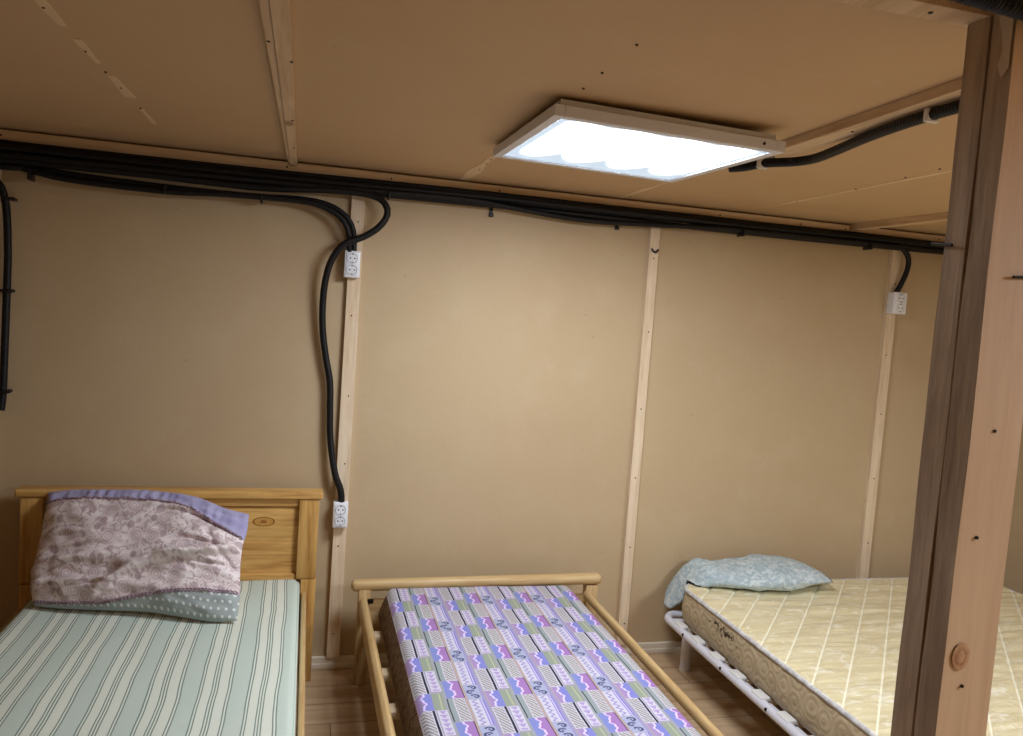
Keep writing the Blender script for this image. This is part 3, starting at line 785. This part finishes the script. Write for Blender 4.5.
# ------------------------------------------------------------------ bed three: white steel slatted bed, cream mattress
bx0, bx1, by0, by1, fz = 1.508, 3.100, -2.12, -.115, .200
bed = thing('metal_bed', 'white steel slatted bed frame under the cream mattress at the right', 'bed', (2.3, -1.1, FZ))
R = .075
path = []
for cx, cy, a0 in ((bx1 - R, by1 - R, 0), (bx0 + R, by1 - R, 90), (bx0 + R, by0 + R, 180), (bx1 - R, by0 + R, 270)):
    for k in range(0, 91, 9):
        a = math.radians(a0 + k); path.append(Vector((cx + R * math.cos(a), cy + R * math.sin(a), fz)))
fr = tube(bmesh.new(), path, .0165, 12, closed=True)
fr = obj('frame', fr, M['whitemetal'], bed)
fl = bmesh.new(); box(fl, bx0 + .012, bx0 + .032, by0 + .1, by1 - .1, fz - .012, fz + .002, .003); obj('slat_channel', fl, M['whitemetal'], bed)
fl = bmesh.new(); box(fl, bx1 - .032, bx1 - .012, by0 + .1, by1 - .1, fz - .012, fz + .002, .003); obj('slat_channel', fl, M['whitemetal'], bed)
obj('middle_bar', B(2.28, 2.32, by0 + .01, by1 - .01, fz - .028, fz - .011, .004), M['whitemetal'], bed)
for i in range(13):
    y = -.262 - i * .145
    s = obj('slat', B(bx0 + .004, bx1 - .004, y - .026, y + .026, fz - .010, fz + .0045, .003), M['slat'], bed)
    for x in (bx0 + .012, bx1 - .012):
        bm = B(x - .020, x + .018, y - .034, y + .034, fz + .004, fz + .021, .007, 3)
        obj('slat_holder', bm, M['clipwhite'], s)
    if i % 2 == 0:
        q = bmesh.new(); cyl(q, (bx0 - .0175, y - .072, fz + .004), (bx0 - .010, y - .072, fz + .004), .006, 12); obj('rivet', q, M['darkmetal'], fr)
for x, y in ((1.604, -.172), (3.0, -.172), (1.604, -2.0), (3.0, -2.0), (2.3, -1.1)):
    q = bmesh.new(); cyl(q, (x, y, FZ + .012), (x, y, fz - .006), .0215, 18)
    lg = obj('leg', q, M['whitemetal'], bed)
    q = bmesh.new(); cyl(q, (x, y, FZ), (x, y, FZ + .014), .023, 18); obj('foot_cap', q, M['clipwhite'], lg)
    if x != 2.3:
        q = bmesh.new(); cyl(q, (x, y, fz - .012), (bx0 if x < 2 else bx1, y, fz - .006), .011, 10); obj('leg_bracket', q, M['whitemetal'], bed)
mt = thing('mattress', 'wide cream satin quilted mattress on the white steel bed', 'mattress', (2.3, -1.1, .2055))
QX, QY = 1.540, -.175
def h3(x, y):
    u, v = x - QX, y - QY
    d = ((u * .743 - v * .669 + .016) / .094) % 1.0
    e = abs(d - .5)
    q = -.0065 * math.exp(-(e / .06) ** 2)
    w = .0075 * noise.noise(Vector((x * 3.2, y * 17, 0))) + .0042 * noise.noise(Vector((x * 7, y * 34, 3))) + .006 * noise.noise(Vector((x * 1.2, y * 1.5, 8)))
    return q + w * min(1, e * 5 + .25)
top, side, up, lo = mattress(QX, 3.065, -2.05, QY, .2055, .360, .09, .010, 190, 190, h3,
    lambda s, t: .010 * math.sin(t * math.pi) + .0045 * noise.noise(Vector((s * 18, t * 3, 1))), rows=10)
obj('quilted_cover', top, M['quilt'], mt, angle=180); obj('side_band', side, M['damask'], mt, angle=180)
obj('upper_piping', tube(bmesh.new(), up, .0085, 8, closed=True), M['piping'], mt)
obj('lower_piping', tube(bmesh.new(), [p + Vector((0, 0, .008)) for p in lo], .006, 8, closed=True), M['piping'], mt)

# pale blue pillow slumped against the wall, one end hanging behind the mattress corner
def lump(bm, path, rad, seg=28, seed=0, flat=1.0):
    n = len(path); rings = []
    for i, (p, (ra, rb)) in enumerate(zip(path, rad)):
        t = (path[min(i + 1, n - 1)] - path[max(i - 1, 0)]).normalized()
        sd = Vector((0, -1, 0)); sd = (sd - t * sd.dot(t)).normalized()
        upv = sd.cross(t)
        ring = []
        for k in range(seg):
            a = 2 * math.pi * k / seg; w = 1 + .13 * noise.noise(Vector((i * .16, math.cos(a) * 1.3, math.sin(a) * 1.3 + seed))) + .06 * noise.noise(Vector((i * .55, math.cos(a) * 3, math.sin(a) * 3 + seed)))
            cs, sn = math.cos(a), math.sin(a)
            cs = math.copysign(abs(cs) ** .8, cs)
            ring.append(bm.verts.new(p + sd * cs * ra * w + upv * sn * rb * w))
        rings.append(ring)
    for a, b_ in zip(rings, rings[1:]):
        for k in range(seg): bm.faces.new((a[k], a[(k + 1) % seg], b_[(k + 1) % seg], b_[k]))
    bm.faces.new(rings[0][::-1]); bm.faces.new(rings[-1]); bmesh.ops.recalc_face_normals(bm, faces=bm.faces)
    return bm
def interp(keys, n):
    P = spline([k[0] for k in keys], .012); out = []
    m = len(P); kk = [Vector((k[1], k[2], 0)) for k in keys]
    for i in range(m):
        t = i / (m - 1) * (len(kk) - 1); j = min(int(t), len(kk) - 2); r = kk[j].lerp(kk[j + 1], t - j); out.append((r.x, r.y))
    return P, out
P_, R_ = interp([((1.538, -.088, .224), .020, .010), ((1.550, -.090, .242), .068, .020), ((1.580, -.092, .290), .076, .026), ((1.612, -.120, .350), .098, .030), ((1.665, -.155, .390), .118, .040),
                 ((1.74, -.172, .392), .130, .036), ((1.82, -.185, .394), .144, .036), ((1.91, -.196, .400), .162, .042), ((2.01, -.196, .406), .165, .048), ((2.09, -.194, .408), .164, .048), ((2.13, -.185, .404), .156, .042), ((2.158, -.186, .397), .150, .032), ((2.176, -.188, .386), .142, .020), ((2.184, -.19, .376), .13, .009)], 60)
bm = lump(bmesh.new(), P_, R_)
bm.faces.ensure_lookup_table()
for v in bm.verts:
    if v.co.y > -.004: v.co.y = -.004
    if v.co.x > 1.535 and v.co.y < -.172 and v.co.z < .366: v.co.z = .366
pl = setp(obj('pillow', bm, M['blue'], None, angle=180), 'limp pale blue patterned pillow on the cream mattress against the wall', 'pillow')

# ------------------------------------------------------------------ camera, world, colour
for o in list(COL.objects):
    if o.parent is None: o.location.z -= FZ
cam = bpy.data.objects.new('camera', bpy.data.cameras.new('camera')); COL.objects.link(cam); SC.camera = cam
cam.data.sensor_fit = 'HORIZONTAL'; cam.data.sensor_width = 36; cam.data.lens = 782.115 / 1023 * 36; cam.data.clip_start = .02
Rm = ((0.96562281, 0.25504129, -0.05026451), (-0.25022734, 0.96435557, 0.08605002), (0.07041917, -0.0705143, 0.99502205))
m = Matrix(((Rm[0][0], Rm[0][2], -Rm[0][1], 0), (Rm[1][0], Rm[1][2], -Rm[1][1], -3.05), (Rm[2][0], Rm[2][2], -Rm[2][1], 1.42197 - FZ), (0, 0, 0, 1)))
cam.matrix_world = m
w = bpy.data.worlds.new('world'); SC.world = w; w.use_nodes = True
w.node_tree.nodes['Background'].inputs[0].default_value = (.02, .02, .02, 1)
vs = SC.view_settings; vs.view_transform = 'Standard'; vs.look = 'None'; vs.gamma = 1; vs.use_curve_mapping = False; vs.exposure = 0.0
